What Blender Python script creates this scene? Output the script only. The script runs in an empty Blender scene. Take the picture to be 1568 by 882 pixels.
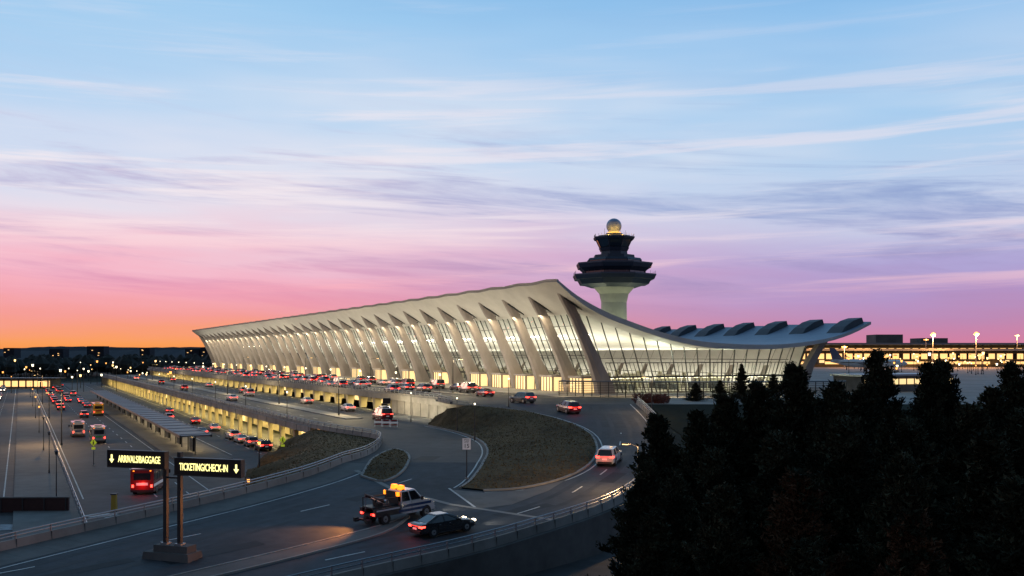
import bpy, bmesh, math, random
from mathutils import Vector, Matrix
random.seed(7)
C=bpy.context; SC=C.scene; COL=SC.collection
try:
    SC.view_settings.view_transform='Standard'; SC.view_settings.look='None'; SC.view_settings.exposure=0
except Exception: pass

# ---------------------------------------------------------------- helpers
def lin(c):
    return tuple((x/255/12.92 if x/255<=0.04045 else ((x/255+0.055)/1.055)**2.4) for x in c)+(1,)
def mat(name,col,rough=.6,metal=0,noise=0,nscale=1.0,bump=0,emis=None,es=0,stretch=(1,1,1),sample=True,spec=.5,coat=0):
    m=bpy.data.materials.new(name); m.use_nodes=True; nt=m.node_tree; b=nt.nodes['Principled BSDF']
    c=tuple(col)+(1,) if len(col)==3 else col
    b.inputs['Base Color'].default_value=c; b.inputs['Roughness'].default_value=rough; b.inputs['Metallic'].default_value=metal
    b.inputs['Specular IOR Level'].default_value=spec
    if coat: b.inputs['Coat Weight'].default_value=coat; b.inputs['Coat Roughness'].default_value=.05
    if emis: b.inputs['Emission Color'].default_value=tuple(emis)+(1,); b.inputs['Emission Strength'].default_value=es
    if noise or bump:
        tc=nt.nodes.new('ShaderNodeTexCoord'); mp=nt.nodes.new('ShaderNodeMapping'); mp.inputs['Scale'].default_value=stretch
        nt.links.new(tc.outputs['Object'],mp.inputs[0])
        n=nt.nodes.new('ShaderNodeTexNoise'); n.inputs['Scale'].default_value=nscale; n.inputs['Detail'].default_value=7; n.inputs['Roughness'].default_value=.65
        nt.links.new(mp.outputs[0],n.inputs[0])
        n2=nt.nodes.new('ShaderNodeTexNoise'); n2.inputs['Scale'].default_value=nscale*.13; n2.inputs['Detail'].default_value=3
        nt.links.new(mp.outputs[0],n2.inputs[0])
        ad=nt.nodes.new('ShaderNodeMath'); ad.operation='ADD'; nt.links.new(n.outputs[0],ad.inputs[0]); nt.links.new(n2.outputs[0],ad.inputs[1])
        mr=nt.nodes.new('ShaderNodeMapRange'); mr.inputs[1].default_value=.65; mr.inputs[2].default_value=1.35
        mr.inputs[3].default_value=1-noise; mr.inputs[4].default_value=1+noise
        nt.links.new(ad.outputs[0],mr.inputs[0])
        mx=nt.nodes.new('ShaderNodeVectorMath'); mx.operation='SCALE'; mx.inputs[0].default_value=c[:3]
        nt.links.new(mr.outputs[0],mx.inputs['Scale']); nt.links.new(mx.outputs[0],b.inputs['Base Color'])
        if bump:
            bp=nt.nodes.new('ShaderNodeBump'); bp.inputs['Strength'].default_value=bump; bp.inputs['Distance'].default_value=.05
            nt.links.new(n.outputs[0],bp.inputs['Height']); nt.links.new(bp.outputs[0],b.inputs['Normal'])
    if not sample: m.cycles.emission_sampling='NONE'
    return m
class MB:
    def __init__(s): s.v=[];s.f=[];s.m=[];s.mats=[]
    def mi(s,m):
        if m not in s.mats: s.mats.append(m)
        return s.mats.index(m)
    def add(s,vs,fs,m):
        o=len(s.v); s.v+= [tuple(v) for v in vs]; k=s.mi(m)
        for f in fs: s.f.append(tuple(i+o for i in f)); s.m.append(k)
    def box(s,c,d,m,rz=0,top=(1,1),off=(0,0)):
        x,y,z=d[0]/2,d[1]/2,d[2]/2; vs=[]
        ca,sa=math.cos(rz),math.sin(rz)
        for sz,tx,ty,ox,oy in((-1,1,1,0,0),(1,top[0],top[1],off[0],off[1])):
            for sx,sy in((-1,-1),(1,-1),(1,1),(-1,1)):
                px,py=sx*x*tx+ox,sy*y*ty+oy
                vs.append((c[0]+px*ca-py*sa,c[1]+px*sa+py*ca,c[2]+sz*z))
        s.add(vs,[(3,2,1,0),(4,5,6,7),(0,1,5,4),(1,2,6,5),(2,3,7,6),(3,0,4,7)],m)
    def cyl(s,p0,p1,r0,r1,m,n=12,ph=0):
        p0=Vector(p0);p1=Vector(p1);d=(p1-p0).normalized()
        a=d.orthogonal().normalized() if abs(d.z)<.99 else Vector((1,0,0)); b=d.cross(a)
        vs=[]
        for p,r in((p0,r0),(p1,r1)):
            for i in range(n):
                t=2*math.pi*i/n+ph; vs.append(p+a*r*math.cos(t)+b*r*math.sin(t))
        fs=[(i,(i+1)%n,n+(i+1)%n,n+i) for i in range(n)]+[tuple(range(n))[::-1],tuple(range(n,2*n))]
        s.add(vs,fs,m)
    def loft(s,rings,m,caps=True,closed=True):
        n=len(rings[0]); vs=[p for r in rings for p in r]; fs=[]
        for k in range(len(rings)-1):
            for i in range(n if closed else n-1):
                j=(i+1)%n; fs.append((k*n+i,k*n+j,(k+1)*n+j,(k+1)*n+i))
        if caps and closed: fs+= [tuple(range(n))[::-1],tuple(range((len(rings)-1)*n,len(rings)*n))]
        s.add(vs,fs,m)
    def sphere(s,c,r,m,n=14,sq=1,k=8):
        rings=[]
        for i in range(k+1):
            t=math.pi*i/k; rr=max(r*math.sin(t),.001)
            rings.append([(c[0]+rr*math.cos(2*math.pi*j/n),c[1]+rr*math.sin(2*math.pi*j/n),c[2]-r*sq*math.cos(t)) for j in range(n)])
        s.loft(rings,m)
    def mesh(s,name,smooth=False):
        me=bpy.data.meshes.new(name); me.from_pydata(s.v,[],s.f)
        for m in s.mats: me.materials.append(m)
        me.polygons.foreach_set('material_index',s.m)
        if smooth: me.polygons.foreach_set('use_smooth',[True]*len(s.f))
        me.update()
        bm=bmesh.new(); bm.from_mesh(me); bmesh.ops.recalc_face_normals(bm,faces=bm.faces); bm.to_mesh(me); bm.free()
        return me
    def obj(s,name,loc=(0,0,0),rz=0,parent=None,smooth=False):
        o=bpy.data.objects.new(name,s.mesh(name,smooth)); COL.objects.link(o); o.location=loc; o.rotation_euler=(0,0,rz)
        if parent: o.parent=parent
        return o
def empty(name,loc=(0,0,0),rz=0):
    o=bpy.data.objects.new(name,None); COL.objects.link(o); o.location=loc; o.rotation_euler=(0,0,rz); o.empty_display_size=.5; return o
# terminal frame: u runs along the facade (away), v into the building
OX,OY=8.4,178.0; DX,DY=-.449,.8935; ANG=math.atan2(DY,DX)
def W(u,v): return (OX+DX*u+DY*v, OY+DY*u-DX*v)
def cat(pts,n=6):
    out=[]; P=[Vector(p) for p in pts]
    for i in range(len(P)-1):
        a=P[max(i-1,0)];b=P[i];c=P[i+1];d=P[min(i+2,len(P)-1)]
        for k in range(n):
            t=k/n; out.append(.5*((2*b)+(c-a)*t+(2*a-5*b+4*c-d)*t*t+(3*b-a-3*c+d)*t**3))
    out.append(P[-1]); return out
def zS(x,y): return -.068*(150-y) if y<150 else 0.0
def sheet(name,pts,zf,dz,m,cuts=()):
    bm=bmesh.new(); vs=[bm.verts.new((p[0],p[1],0)) for p in pts]; f=bm.faces.new(vs)
    bmesh.ops.triangulate(bm,faces=[f])
    for c in cuts:
        bmesh.ops.bisect_plane(bm,geom=bm.verts[:]+bm.edges[:]+bm.faces[:],plane_co=(0,c,0),plane_no=(0,1,0))
    for v in bm.verts: v.co.z=(zf(v.co.x,v.co.y) if callable(zf) else zf)+dz
    for f in bm.faces:
        f.normal_update()
        if f.normal.z<0: f.normal_flip()
    me=bpy.data.meshes.new(name); bm.to_mesh(me); bm.free(); me.materials.append(m)
    o=bpy.data.objects.new(name,me); COL.objects.link(o); return o
def ribbon(name,path,w,zf,dz,m,dash=None):
    mb=MB(); P=[Vector((p[0],p[1])) for p in path]; 
    R=[P[0]]; 
    for i in range(len(P)-1):
        L=(P[i+1]-P[i]).length; n=max(1,int(L/.75))
        for k in range(1,n+1): R.append(P[i].lerp(P[i+1],k/n))
    d=0
    for i in range(len(R)-1):
        seg=R[i+1]-R[i]; 
        if seg.length<1e-6: continue
        if dash is None or (d%(dash[0]+dash[1]))<dash[0]:
            def nrm(k):
                a=R[max(k-1,0)];b=R[min(k+1,len(R)-1)];t=(b-a).normalized(); return Vector((-t.y,t.x))*w/2
            n0=nrm(i);n1=nrm(i+1); q=[R[i]-n0,R[i]+n0,R[i+1]+n1,R[i+1]-n1]
            mb.add([(p.x,p.y,(zf(p.x,p.y) if callable(zf) else zf)+dz) for p in q],[(0,1,2,3)],m)
        d+=seg.length
    return mb.obj(name)

# ---------------------------------------------------------------- materials
asphalt=mat('asphalt',(.045,.05,.058),.75,noise=.45,nscale=.9,bump=.3,spec=.18)
asphalt2=mat('asphalt_worn',(.06,.06,.062),.75,noise=.45,nscale=.6,bump=.2,spec=.18)
patchm=mat('asphalt_patch',(.022,.024,.028),.7,noise=.3,nscale=1.3,spec=.15)
wearm=mat('asphalt_tyre_wear',(.033,.036,.042),.7,noise=.5,nscale=.5,spec=.2)
conc=mat('concrete',(.27,.255,.235),.85,noise=.32,nscale=.6,bump=.2,spec=.2)
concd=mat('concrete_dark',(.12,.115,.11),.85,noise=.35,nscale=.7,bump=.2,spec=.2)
concs=mat('concrete_pavement',(.13,.125,.118),.85,noise=.35,nscale=.6,bump=.2,spec=.2)
termc=mat('terminal_concrete',(.27,.235,.215),.8,noise=.28,nscale=.5,stretch=(1,1,.3))
roofc=mat('roof_concrete',(.46,.44,.4),.7,noise=.16,nscale=.3)
roofm=mat('roof_topping',(.15,.2,.27),.5,noise=.2,nscale=.4)
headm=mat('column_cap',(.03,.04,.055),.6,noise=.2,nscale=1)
grass=mat('dry_grass',(.10,.068,.034),.95,noise=.6,nscale=1.1,bump=.9,spec=.1)
blade=mat('dry_grass_blade',(.15,.105,.05),.95,noise=.5,nscale=.6,spec=.1)
soil=mat('terrain_ground',(.02,.023,.015),.95,noise=.5,nscale=.2,spec=.1)
white=mat('road_paint',(.5,.5,.48),.7,noise=.4,nscale=3,spec=.2)
steel=mat('galvanised_steel',(.3,.32,.34),.4,.7)
canopym=mat('canopy_roof',(.06,.07,.085),.5,noise=.3,nscale=.5)
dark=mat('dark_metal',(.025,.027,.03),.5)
black=mat('black_rubber',(.012,.012,.013),.7)
carglass=mat('car_glass',(.01,.012,.015),.05,spec=1)
towerm=mat('tower_cladding',(.022,.036,.06),.5,noise=.25,nscale=.6)
towerg=mat('tower_glass',(.008,.015,.025),.1,spec=1)
mull=mat('window_mullion',(.03,.03,.03),.5)
red_l=mat('tail_light',(.4,.01,.01),.3,emis=(1,.03,.02),es=2.6,sample=False)
brk_l=mat('brake_light',(.4,.01,.01),.3,emis=(1,.045,.03),es=7,sample=False)
head_l=mat('head_light',(.8,.8,.8),.3,emis=(1,.85,.6),es=14,sample=False)
headoff=mat('headlamp_lens',(.6,.62,.65),.1)
amber_l=mat('amber_beacon',(.8,.3,.05),.3,emis=(1,.22,.01),es=2.8,sample=False)
warm_l=mat('lamp_warm',(.8,.7,.5),.3,emis=(1,.62,.22),es=4,sample=False)
cool_l=mat('lamp_white',(.8,.8,.8),.3,emis=(1,.85,.55),es=4,sample=False)
orange_l=mat('lamp_sodium',(.8,.5,.2),.3,emis=(1,.4,.08),es=2.6,sample=False)
winwarm=mat('lit_window',(.5,.4,.2),.4,emis=(1,.68,.3),es=1.2,sample=False)
winfar=mat('lit_window_far',(.5,.4,.2),.4,emis=(1,.55,.2),es=1.6,sample=False)
signy=mat('sign_letters',(.9,.85,.4),.4,emis=(1,.9,.32),es=1.9,sample=False)
signb=mat('sign_panel_black',(.012,.012,.012),.4)
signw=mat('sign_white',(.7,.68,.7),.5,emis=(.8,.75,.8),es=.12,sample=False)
signyg=mat('sign_yellow_green',(.5,.6,.04),.5,emis=(.7,.8,.05),es=.3,sample=False)
def glassmat():
    m=bpy.data.materials.new('terminal_glass'); m.use_nodes=True; nt=m.node_tree; nt.nodes.clear()
    o=nt.nodes.new('ShaderNodeOutputMaterial'); t=nt.nodes.new('ShaderNodeBsdfTransparent'); t.inputs[0].default_value=(.86,.89,.87,1)
    g=nt.nodes.new('ShaderNodeBsdfGlossy'); g.inputs['Roughness'].default_value=.02; g.inputs[0].default_value=(.9,.9,.9,1)
    lw=nt.nodes.new('ShaderNodeFresnel'); lw.inputs[0].default_value=1.55
    mx=nt.nodes.new('ShaderNodeMixShader'); nt.links.new(lw.outputs[0],mx.inputs[0]); nt.links.new(t.outputs[0],mx.inputs[1]); nt.links.new(g.outputs[0],mx.inputs[2]); nt.links.new(mx.outputs[0],o.inputs[0])
    return m
glass=glassmat()

# ---------------------------------------------------------------- world sky
def world():
    w=bpy.data.worlds.new('World'); SC.world=w; w.use_nodes=True; nt=w.node_tree; N=nt.nodes; L=nt.links
    bg=N['Background']; tc=N.new('ShaderNodeTexCoord'); sp=N.new('ShaderNodeSeparateXYZ'); L.new(tc.outputs['Generated'],sp.inputs[0])
    def math_(op,a,b=None,c=None):
        n=N.new('ShaderNodeMath'); n.operation=op
        for i,x in enumerate((a,b,c)):
            if x is None: continue
            if isinstance(x,(int,float)): n.inputs[i].default_value=x
            else: L.new(x,n.inputs[i])
        return n.outputs[0]
    def mr(x,a,b,c,d,smooth=False):
        n=N.new('ShaderNodeMapRange'); n.inputs[1].default_value=a;n.inputs[2].default_value=b;n.inputs[3].default_value=c;n.inputs[4].default_value=d
        if smooth: n.interpolation_type='SMOOTHSTEP'
        L.new(x,n.inputs[0]); return n.outputs[0]
    def noise(sx,sy,sz,scale,det,off=(0,0,0),tilt=0,dist=0,rough=.55):
        zz=math_('ADD',sp.outputs[2],math_('MULTIPLY',sp.outputs[0],tilt))
        cb=N.new('ShaderNodeCombineXYZ')
        L.new(math_('MULTIPLY_ADD',sp.outputs[0],sx,off[0]),cb.inputs[0]);L.new(math_('MULTIPLY_ADD',sp.outputs[1],sy,off[1]),cb.inputs[1]);L.new(math_('MULTIPLY_ADD',zz,sz,off[2]),cb.inputs[2])
        n=N.new('ShaderNodeTexNoise'); n.inputs['Scale'].default_value=scale;n.inputs['Detail'].default_value=det;n.inputs['Roughness'].default_value=rough;n.inputs['Distortion'].default_value=dist
        L.new(cb.outputs[0],n.inputs[0]); return n.outputs[0]
    def ramp(x,st):
        n=N.new('ShaderNodeValToRGB'); cr=n.color_ramp
        while len(cr.elements)<len(st): cr.elements.new(.5)
        for e,(p,c) in zip(cr.elements,st): e.position=p; e.color=lin(c)
        L.new(x,n.inputs[0]); return n.outputs[0]
    def mix(f,a,b):
        n=N.new('ShaderNodeMix'); n.data_type='RGBA'; 
        if isinstance(f,(int,float)): n.inputs[0].default_value=f
        else: L.new(f,n.inputs[0])
        for i,x in((6,a),(7,b)):
            if isinstance(x,tuple): n.inputs[i].default_value=x
            else: L.new(x,n.inputs[i])
        return n.outputs[2]
    z=sp.outputs[2]; x=sp.outputs[0]; y=sp.outputs[1]
    nd=noise(1.2,1.2,9,2.0,5,(3,1,2),.03)
    zd=math_('ADD',math_('MULTIPLY',math_('MULTIPLY',math_('SUBTRACT',nd,.5),.09),mr(z,0,.08,.15,1)),z)
    e=mr(zd,0,.4,0,1)
    left=ramp(e,[(0,(250,148,70)),(.03,(252,160,92)),(.055,(249,158,122)),(.09,(246,158,152)),(.15,(245,168,180)),(.22,(246,183,200)),(.29,(241,206,219)),(.36,(232,221,234)),(.45,(212,221,241)),(.6,(184,213,242)),(.8,(160,204,240)),(1,(136,188,232))])
    right=ramp(e,[(0,(216,128,146)),(.035,(208,130,164)),(.08,(190,138,180)),(.14,(178,150,200)),(.2,(176,166,213)),(.28,(190,190,224)),(.36,(194,206,233)),(.45,(182,208,237)),(.58,(165,204,239)),(.78,(143,193,237)),(1,(120,177,228))])
    base=mix(mr(x,-.36,.42,0,1,True),left,right)
    c0=noise(.8,.8,5,1.6,4,(9.3,4.2,3.4),.02,.1)
    m0=math_('MULTIPLY',math_('MULTIPLY',mr(c0,.42,.68,0,1,True),mr(z,.09,.16,0,1,True)),mr(z,.20,.33,.65,.08,True))
    base=mix(m0,base,lin((236,235,242)))
    c1=noise(.9,.9,12,2.6,9,(4.1,7.7,5.9),.07,.5,.62)
    c1b=noise(3,3,26,2.2,6,(2.1,3.7,1.9),.10,.3,.6)
    m1=math_('MULTIPLY',mr(c1,.47,.64,0,1,True),mr(c1b,.3,.6,.35,1,True))
    env=math_('MULTIPLY',mr(z,.025,.08,0,1,True),mr(z,.17,.27,1,.05,True))
    m1=math_('MULTIPLY',math_('MULTIPLY',m1,env),.85)
    cl=mix(mr(z,.05,.14,0,1),lin((232,140,170)),lin((186,178,212)))
    cr_=mix(mr(z,.05,.14,0,1),lin((172,138,184)),lin((142,162,208)))
    ccol=mix(mr(x,-.25,.2,0,1,True),cl,cr_)
    base=mix(m1,base,ccol)
    c2=noise(.9,.9,19,2.6,8,(1.3,5.2,8.4),-.02,.3,.6)
    m2=math_('MULTIPLY',math_('MULTIPLY',mr(c2,.50,.68,0,1,True),mr(z,.04,.08,0,1,True)),mr(z,.15,.34,.75,.12,True))
    bl=mix(mr(z,.05,.14,0,1),lin((255,160,176)),lin((248,236,240)))
    br=mix(mr(z,.05,.14,0,1),lin((236,180,200)),lin((230,226,238)))
    base=mix(m2,base,mix(mr(x,-.25,.3,0,1,True),bl,br))
    f=math_('MULTIPLY',mr(y,-.5,.6,.32,1,True),mr(z,.4,1,1,.6,True))
    sc=N.new('ShaderNodeVectorMath'); sc.operation='SCALE'; L.new(base,sc.inputs[0]); L.new(f,sc.inputs['Scale'])
    L.new(sc.outputs[0],bg.inputs[0]); bg.inputs[1].default_value=1.0
world()
sun=bpy.data.lights.new('sun','SUN'); sun.energy=.12; sun.angle=math.radians(8); sun.color=(1,.55,.4)
so=bpy.data.objects.new('sun',sun); COL.objects.link(so); so.rotation_euler=Vector((-.75,.62,.08)).to_track_quat('Z','Y').to_euler()

def area(name,loc,size,power,col,rot=(0,0,0),parent=None):
    l=bpy.data.lights.new(name,'AREA'); l.shape='RECTANGLE'; l.size=size[0]; l.size_y=size[1]; l.energy=power; l.color=col
    o=bpy.data.objects.new(name,l); COL.objects.link(o); o.location=loc; o.rotation_euler=rot
    if parent: o.parent=parent
    return o
def point(name,loc,power,col,r=.15,parent=None):
    l=bpy.data.lights.new(name,'POINT'); l.energy=power; l.color=col; l.shadow_soft_size=r
    o=bpy.data.objects.new(name,l); COL.objects.link(o); o.location=loc
    if parent: o.parent=parent
    return o
def spot(name,loc,direction,power,col,ang,parent=None,blend=.7,r=.08):
    l=bpy.data.lights.new(name,'SPOT'); l.energy=power; l.color=col; l.spot_size=math.radians(ang); l.spot_blend=blend; l.shadow_soft_size=r
    o=bpy.data.objects.new(name,l); COL.objects.link(o); o.location=loc; o.rotation_euler=Vector(direction).to_track_quat('-Z','Y').to_euler()
    if parent: o.parent=parent
    return o

# ---------------------------------------------------------------- ground
sheet('ground_terrain',[(-5000,-300),(5000,-300),(5000,9000),(-5000,9000)],-8.12,0,soil)
LOW=[W(-150,-250),W(-150,-42),W(-12,-42),W(440,-42),W(440,-250)]
sheet('arrivals_road',LOW,-8.0,0,asphalt2)
isl_r=[(-2.5,85.9),(.93,87),(4.75,91.4),(7.75,98.5),(9.4,108.1),(9.4,120),(6.8,131),(1.5,141.3),(-6.4,148)]
isl_l=[(-13,151.4),(-7.8,138.7),(-4.1,125),(-2.8,112.2),(-2.9,100),(-3.75,90.8),(-4.6,87)]
islr=[tuple(p) for p in cat(isl_r,4)]; isll=[tuple(p) for p in cat(isl_l,4)]
lbar=[(-56,32.0),(-50,42),(-42,54),(-34.6,66.1),(-29.1,74.8),(-24,82.9),(-19.4,92),(-17,100)]
rbar=[(-38,33),(-30,40),(-23,47),(-15,54.8),(-9,60.5),(-3.65,65.3),(.75,70.1),(7.4,78.8),(11.5,88),(14.8,98),(17.2,112),(18.6,125),(19,138),(19,150)]
LB=[tuple(p) for p in cat(lbar,5)]; RB=[tuple(p) for p in cat(rbar,5)]
Spoly=LB+[(-2.9,100)]+[p for p in isll if p[1]<99.9]+islr+[(-9.3,150)]+RB[::-1]
sheet('ramp_road',Spoly,zS,0,asphalt,(150,))
mle=[(-17,100),(-15.7,107),(-15.8,118),(-17.5,128),(-23.5,137),W(-10,-48)]
ML=[tuple(p) for p in cat(mle,5)]
Mpoly=ML+[W(420,-48),W(420,-24),W(0,-24)]+[(-13.5,158)]+[p for p in isll if p[1]>100.1]+[(-2.9,100)]
sheet('mid_level_road',Mpoly,-3.4,0,asphalt2)
sheet('departures_road',[(-9.3,150),(-12.5,160),W(0,-24),W(420,-24),W(420,15),W(0,15),(23,172),(19,150)],0,0,asphalt2)
sheet('apron_pavement',[W(0,15),W(420,15),W(420,500),(900,800),(900,150),(19,150),(23,172)],0,0,conc)
def mound(name,bd,m,step=1.6,bumpy=.12):
    from mathutils.geometry import delaunay_2d_cdt
    xs=[b[0] for b in bd]; ys=[b[1] for b in bd]
    def inside(x,y):
        r=False;j=len(bd)-1
        for i in range(len(bd)):
            if (bd[i][1]>y)!=(bd[j][1]>y) and x<(bd[j][0]-bd[i][0])*(y-bd[i][1])/(bd[j][1]-bd[i][1])+bd[i][0]: r=not r
            j=i
        return r
    pts=[Vector((b[0],b[1])) for b in bd]; n=len(bd); Z=[b[2] for b in bd]
    y=min(ys)
    while y<max(ys):
        x=min(xs)
        while x<max(xs):
            px,py=x+random.uniform(-.3,.3),y+random.uniform(-.3,.3)
            if inside(px,py):
                dd=[((px-b[0])**2+(py-b[1])**2) for b in bd]
                if min(dd)>.5:
                    ws=[1/d**1.5 for d in dd]; z=sum(w*b[2] for w,b in zip(ws,bd))/sum(ws)
                    pts.append(Vector((px,py))); Z.append(z+random.uniform(0,bumpy)+.12*min(1,min(dd)/9))
            x+=step
        y+=step
    r=delaunay_2d_cdt(pts,[],[list(range(n))],1,1e-4)
    vs=[]
    for i,p in enumerate(r[0]):
        o=r[3][i]; z=Z[o[0]] if o else 0
        vs.append((p.x,p.y,z))
    me=bpy.data.meshes.new(name); me.from_pydata(vs,[],[tuple(f) for f in r[2]]); me.materials.append(m)
    me.polygons.foreach_set('use_smooth',[True]*len(me.polygons)); me.update()
    bm=bmesh.new(); bm.from_mesh(me)
    for f in bm.faces:
        f.normal_update()
        if f.normal.z<0: f.normal_flip()
    bm.to_mesh(me); bm.free()
    o=bpy.data.objects.new(name,me); COL.objects.link(o); return o
def tufts(name,ob,per,m):
    mb=MB(); rnd=random.Random(11)
    for p in ob.data.polygons:
        V=[ob.data.vertices[i].co for i in p.vertices]
        if len(V)<3: continue
        n=int(p.area*per+rnd.random())
        for k in range(n):
            a,b=rnd.random(),rnd.random()
            if a+b>1: a,b=1-a,1-b
            q=V[0]+(V[1]-V[0])*a+(V[2]-V[0])*b; t=rnd.uniform(0,6.28); w=rnd.uniform(.05,.12); h=rnd.uniform(.04,.13)
            d=Vector((math.cos(t),math.sin(t),0))*w
            mb.add([q-d,q+d,q+Vector((rnd.gauss(0,.08),rnd.gauss(0,.08),h))],[(0,1,2)],m)
    return mb.obj(name)
bd=[(x,y,zS(x,y)+.12) for x,y in islr]+[(-9.3,150,-.6),(-12,153,-2)]+[(x,y,(-3.4 if y>100 else zS(x,y))+.12) for x,y in isll]
gi=mound('grass_island',bd,grass)
si=cat([(-14.2,92.5),(-11.8,90),(-10.6,95),(-10.8,103),(-12,110),(-13.8,113),(-14.6,104),(-14.2,92.5)],4)[:-1]
gv=mound('grass_verge',[(p.x,p.y,(-3.4 if p.y>100 else zS(0,p.y))+.12) for p in si],grass,1.2,.08)
sl=[(x,y,zS(x,y) if y<100 else -3.4) for x,y in LB[-12:]+ML[1:-1]]
sl=[(x-.3,y,z-.05) for x,y,z in sl]+[(W(-10,-48.3)[0],W(-10,-48.3)[1],-3.5),(W(-10,-50)[0],W(-10,-50)[1],-7.98),(-34.5,136,-7.98),(-32.5,122,-7.98),(-30,108,-7.98),(-28,98,-7.98),(-27.5,88,-7.98)]
ge=mound('grass_embankment',sl,grass,1.6,.1)
tufts('grass_tufts',gi,9,blade); tufts('grass_tufts',gv,9,blade); tufts('grass_tufts',ge,7,blade)
def kerb(name,path,zf,w=.25,h=.15,m=conc):
    mb=MB(); P=[Vector((p[0],p[1])) for p in path]; rings=[]
    for i,p in enumerate(P):
        t=(P[min(i+1,len(P)-1)]-P[max(i-1,0)]).normalized(); n=Vector((-t.y,t.x))*w/2; z=(zf(p.x,p.y) if callable(zf) else zf)
        rings.append([(p.x-n.x,p.y-n.y,z-.05),(p.x-n.x,p.y-n.y,z+h),(p.x+n.x,p.y+n.y,z+h),(p.x+n.x,p.y+n.y,z-.05)])
    mb.loft(rings,m); return mb.obj(name)
zm=lambda x,y:-3.4 if y>100 else zS(x,y)
kerb('kerb',islr,zS); kerb('kerb',isll,zm); kerb('kerb',[tuple(p) for p in si]+[tuple(si[0])],zm)
def skirt(name,path,zt,zb,m,off=0):
    mb=MB(); P=[Vector(p[:2]) for p in path]; r=[]
    for i,p in enumerate(P):
        t=(P[min(i+1,len(P)-1)]-P[max(i-1,0)]).normalized(); n=Vector((-t.y,t.x))
        z=zt(p.x,p.y) if callable(zt) else zt; a=p+n*off; b=p+n*(off+.35*(1 if off>=0 else -1))
        r.append([(a.x,a.y,zb),(a.x,a.y,z-.02),(b.x,b.y,z-.02),(b.x,b.y,zb)])
    mb.loft(r,m); return mb.obj(name)
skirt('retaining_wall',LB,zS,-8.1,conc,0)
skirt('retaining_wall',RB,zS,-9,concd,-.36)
def parapet(name,path,zf,h=.8,rail=.35,side=0,gap=2.6,solid=True,w=.35):
    mb=MB(); P=[Vector(p[:2]) for p in path]; rings=[]; Q=[]
    for i,p in enumerate(P):
        t=(P[min(i+1,len(P)-1)]-P[max(i-1,0)]).normalized(); n=Vector((-t.y,t.x)); c=p+n*side
        z=(zf(p.x,p.y) if callable(zf) else zf); Q.append(Vector((c.x,c.y,z)))
        rings.append([(c.x-n.x*w/2,c.y-n.y*w/2,z),(c.x-n.x*w*.3,c.y-n.y*w*.3,z+h),(c.x+n.x*w*.3,c.y+n.y*w*.3,z+h),(c.x+n.x*w/2,c.y+n.y*w/2,z)])
    if solid: mb.loft(rings,conc)
    if rail:
        for hh in (h+rail,h+rail*.5):
            for i in range(len(Q)-1):
                a=Q[i]+Vector((0,0,hh)); b=Q[i+1]+Vector((0,0,hh)); mb.cyl(a,b,.05,.05,steel,6)
        acc=0
        for i in range(len(Q)-1):
            L=(Q[i+1]-Q[i]).length; s=(-acc)%gap
            while s<L:
                p=Q[i].lerp(Q[i+1],s/L); mb.cyl(p+Vector((0,0,h*(.9 if solid else 0))),p+Vector((0,0,h+rail+.04)),.07,.06,steel,6)
                mb.box((p.x,p.y,p.z+h*.5),(.03,w*1.02,h*.96),concd,math.atan2((Q[i+1]-Q[i]).y,(Q[i+1]-Q[i]).x)); s+=gap
            acc+=L
    return mb.obj(name)
parapet('bridge_parapet',LB+ML[1:],zm,.6,.45,.2)
parapet('bridge_parapet',RB,zS,.65,.5,-.2,2.2)
# ---------------------------------------------------------------- frame for terminal-aligned things
def L3(u,v,z): return (u,-v,z)
def aligned(mb,name,parent=None,smooth=False): return mb.obj(name,(OX,OY,0) if not parent else (0,0,0),ANG if not parent else 0,parent,smooth)
def ubox(mb,u0,u1,v0,v1,z0,z1,m): mb.box(((u0+u1)/2,-(v0+v1)/2,(z0+z1)/2),(abs(u1-u0),abs(v1-v0),z1-z0),m)
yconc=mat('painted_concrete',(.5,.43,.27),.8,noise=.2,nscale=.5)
mb=MB()
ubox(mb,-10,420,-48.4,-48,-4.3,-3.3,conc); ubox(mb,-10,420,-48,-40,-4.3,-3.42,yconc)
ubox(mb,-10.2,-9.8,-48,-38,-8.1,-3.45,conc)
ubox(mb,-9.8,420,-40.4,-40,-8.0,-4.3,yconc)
for i in range(48):
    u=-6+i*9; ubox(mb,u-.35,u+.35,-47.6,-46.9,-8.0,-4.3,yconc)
    ubox(mb,u+2,u+4.4,-40.5,-40.4,-7.9,-5.4,dark if i%3 else winwarm)
for i in range(60):
    u=-9+i*7; ubox(mb,u-.05,u+.05,-48.44,-48.4,-4.3,-3.3,concd)
aligned(mb,'mid_level_deck')
mb=MB()
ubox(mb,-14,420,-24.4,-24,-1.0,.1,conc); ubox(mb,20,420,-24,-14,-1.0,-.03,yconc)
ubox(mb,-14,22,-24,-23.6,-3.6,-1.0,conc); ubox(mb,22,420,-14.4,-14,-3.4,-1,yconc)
for i in range(44):
    u=24+i*9
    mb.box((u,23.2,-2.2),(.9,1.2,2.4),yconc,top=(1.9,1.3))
    ubox(mb,u+2.5,u+6,-14.5,-14.4,-3.3,-1.5,winwarm if i%2 else dark)
for i in range(9):
    u=-13+i*4; ubox(mb,u-.06,u+.06,-24.06,-24,-3.4,-1,concd)
aligned(mb,'departures_deck')
parapet('deck_railing',[W(-10+i*10,-48) for i in range(44)],-3.4,.55,.45,-.1)
parapet('deck_railing',[(-9.6,151.5),(-12.2,160)]+[W(-2+i*10,-24) for i in range(43)],0.0,.35,.65,-.2,2.2)
mb=MB(); ubox(mb,-6,420,-2,16,-.02,.15,conc); aligned(mb,'terminal_pavement')
mb=MB(); ubox(mb,12,420,-13,-11.4,-.02,.15,conc); aligned(mb,'traffic_island')
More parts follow.
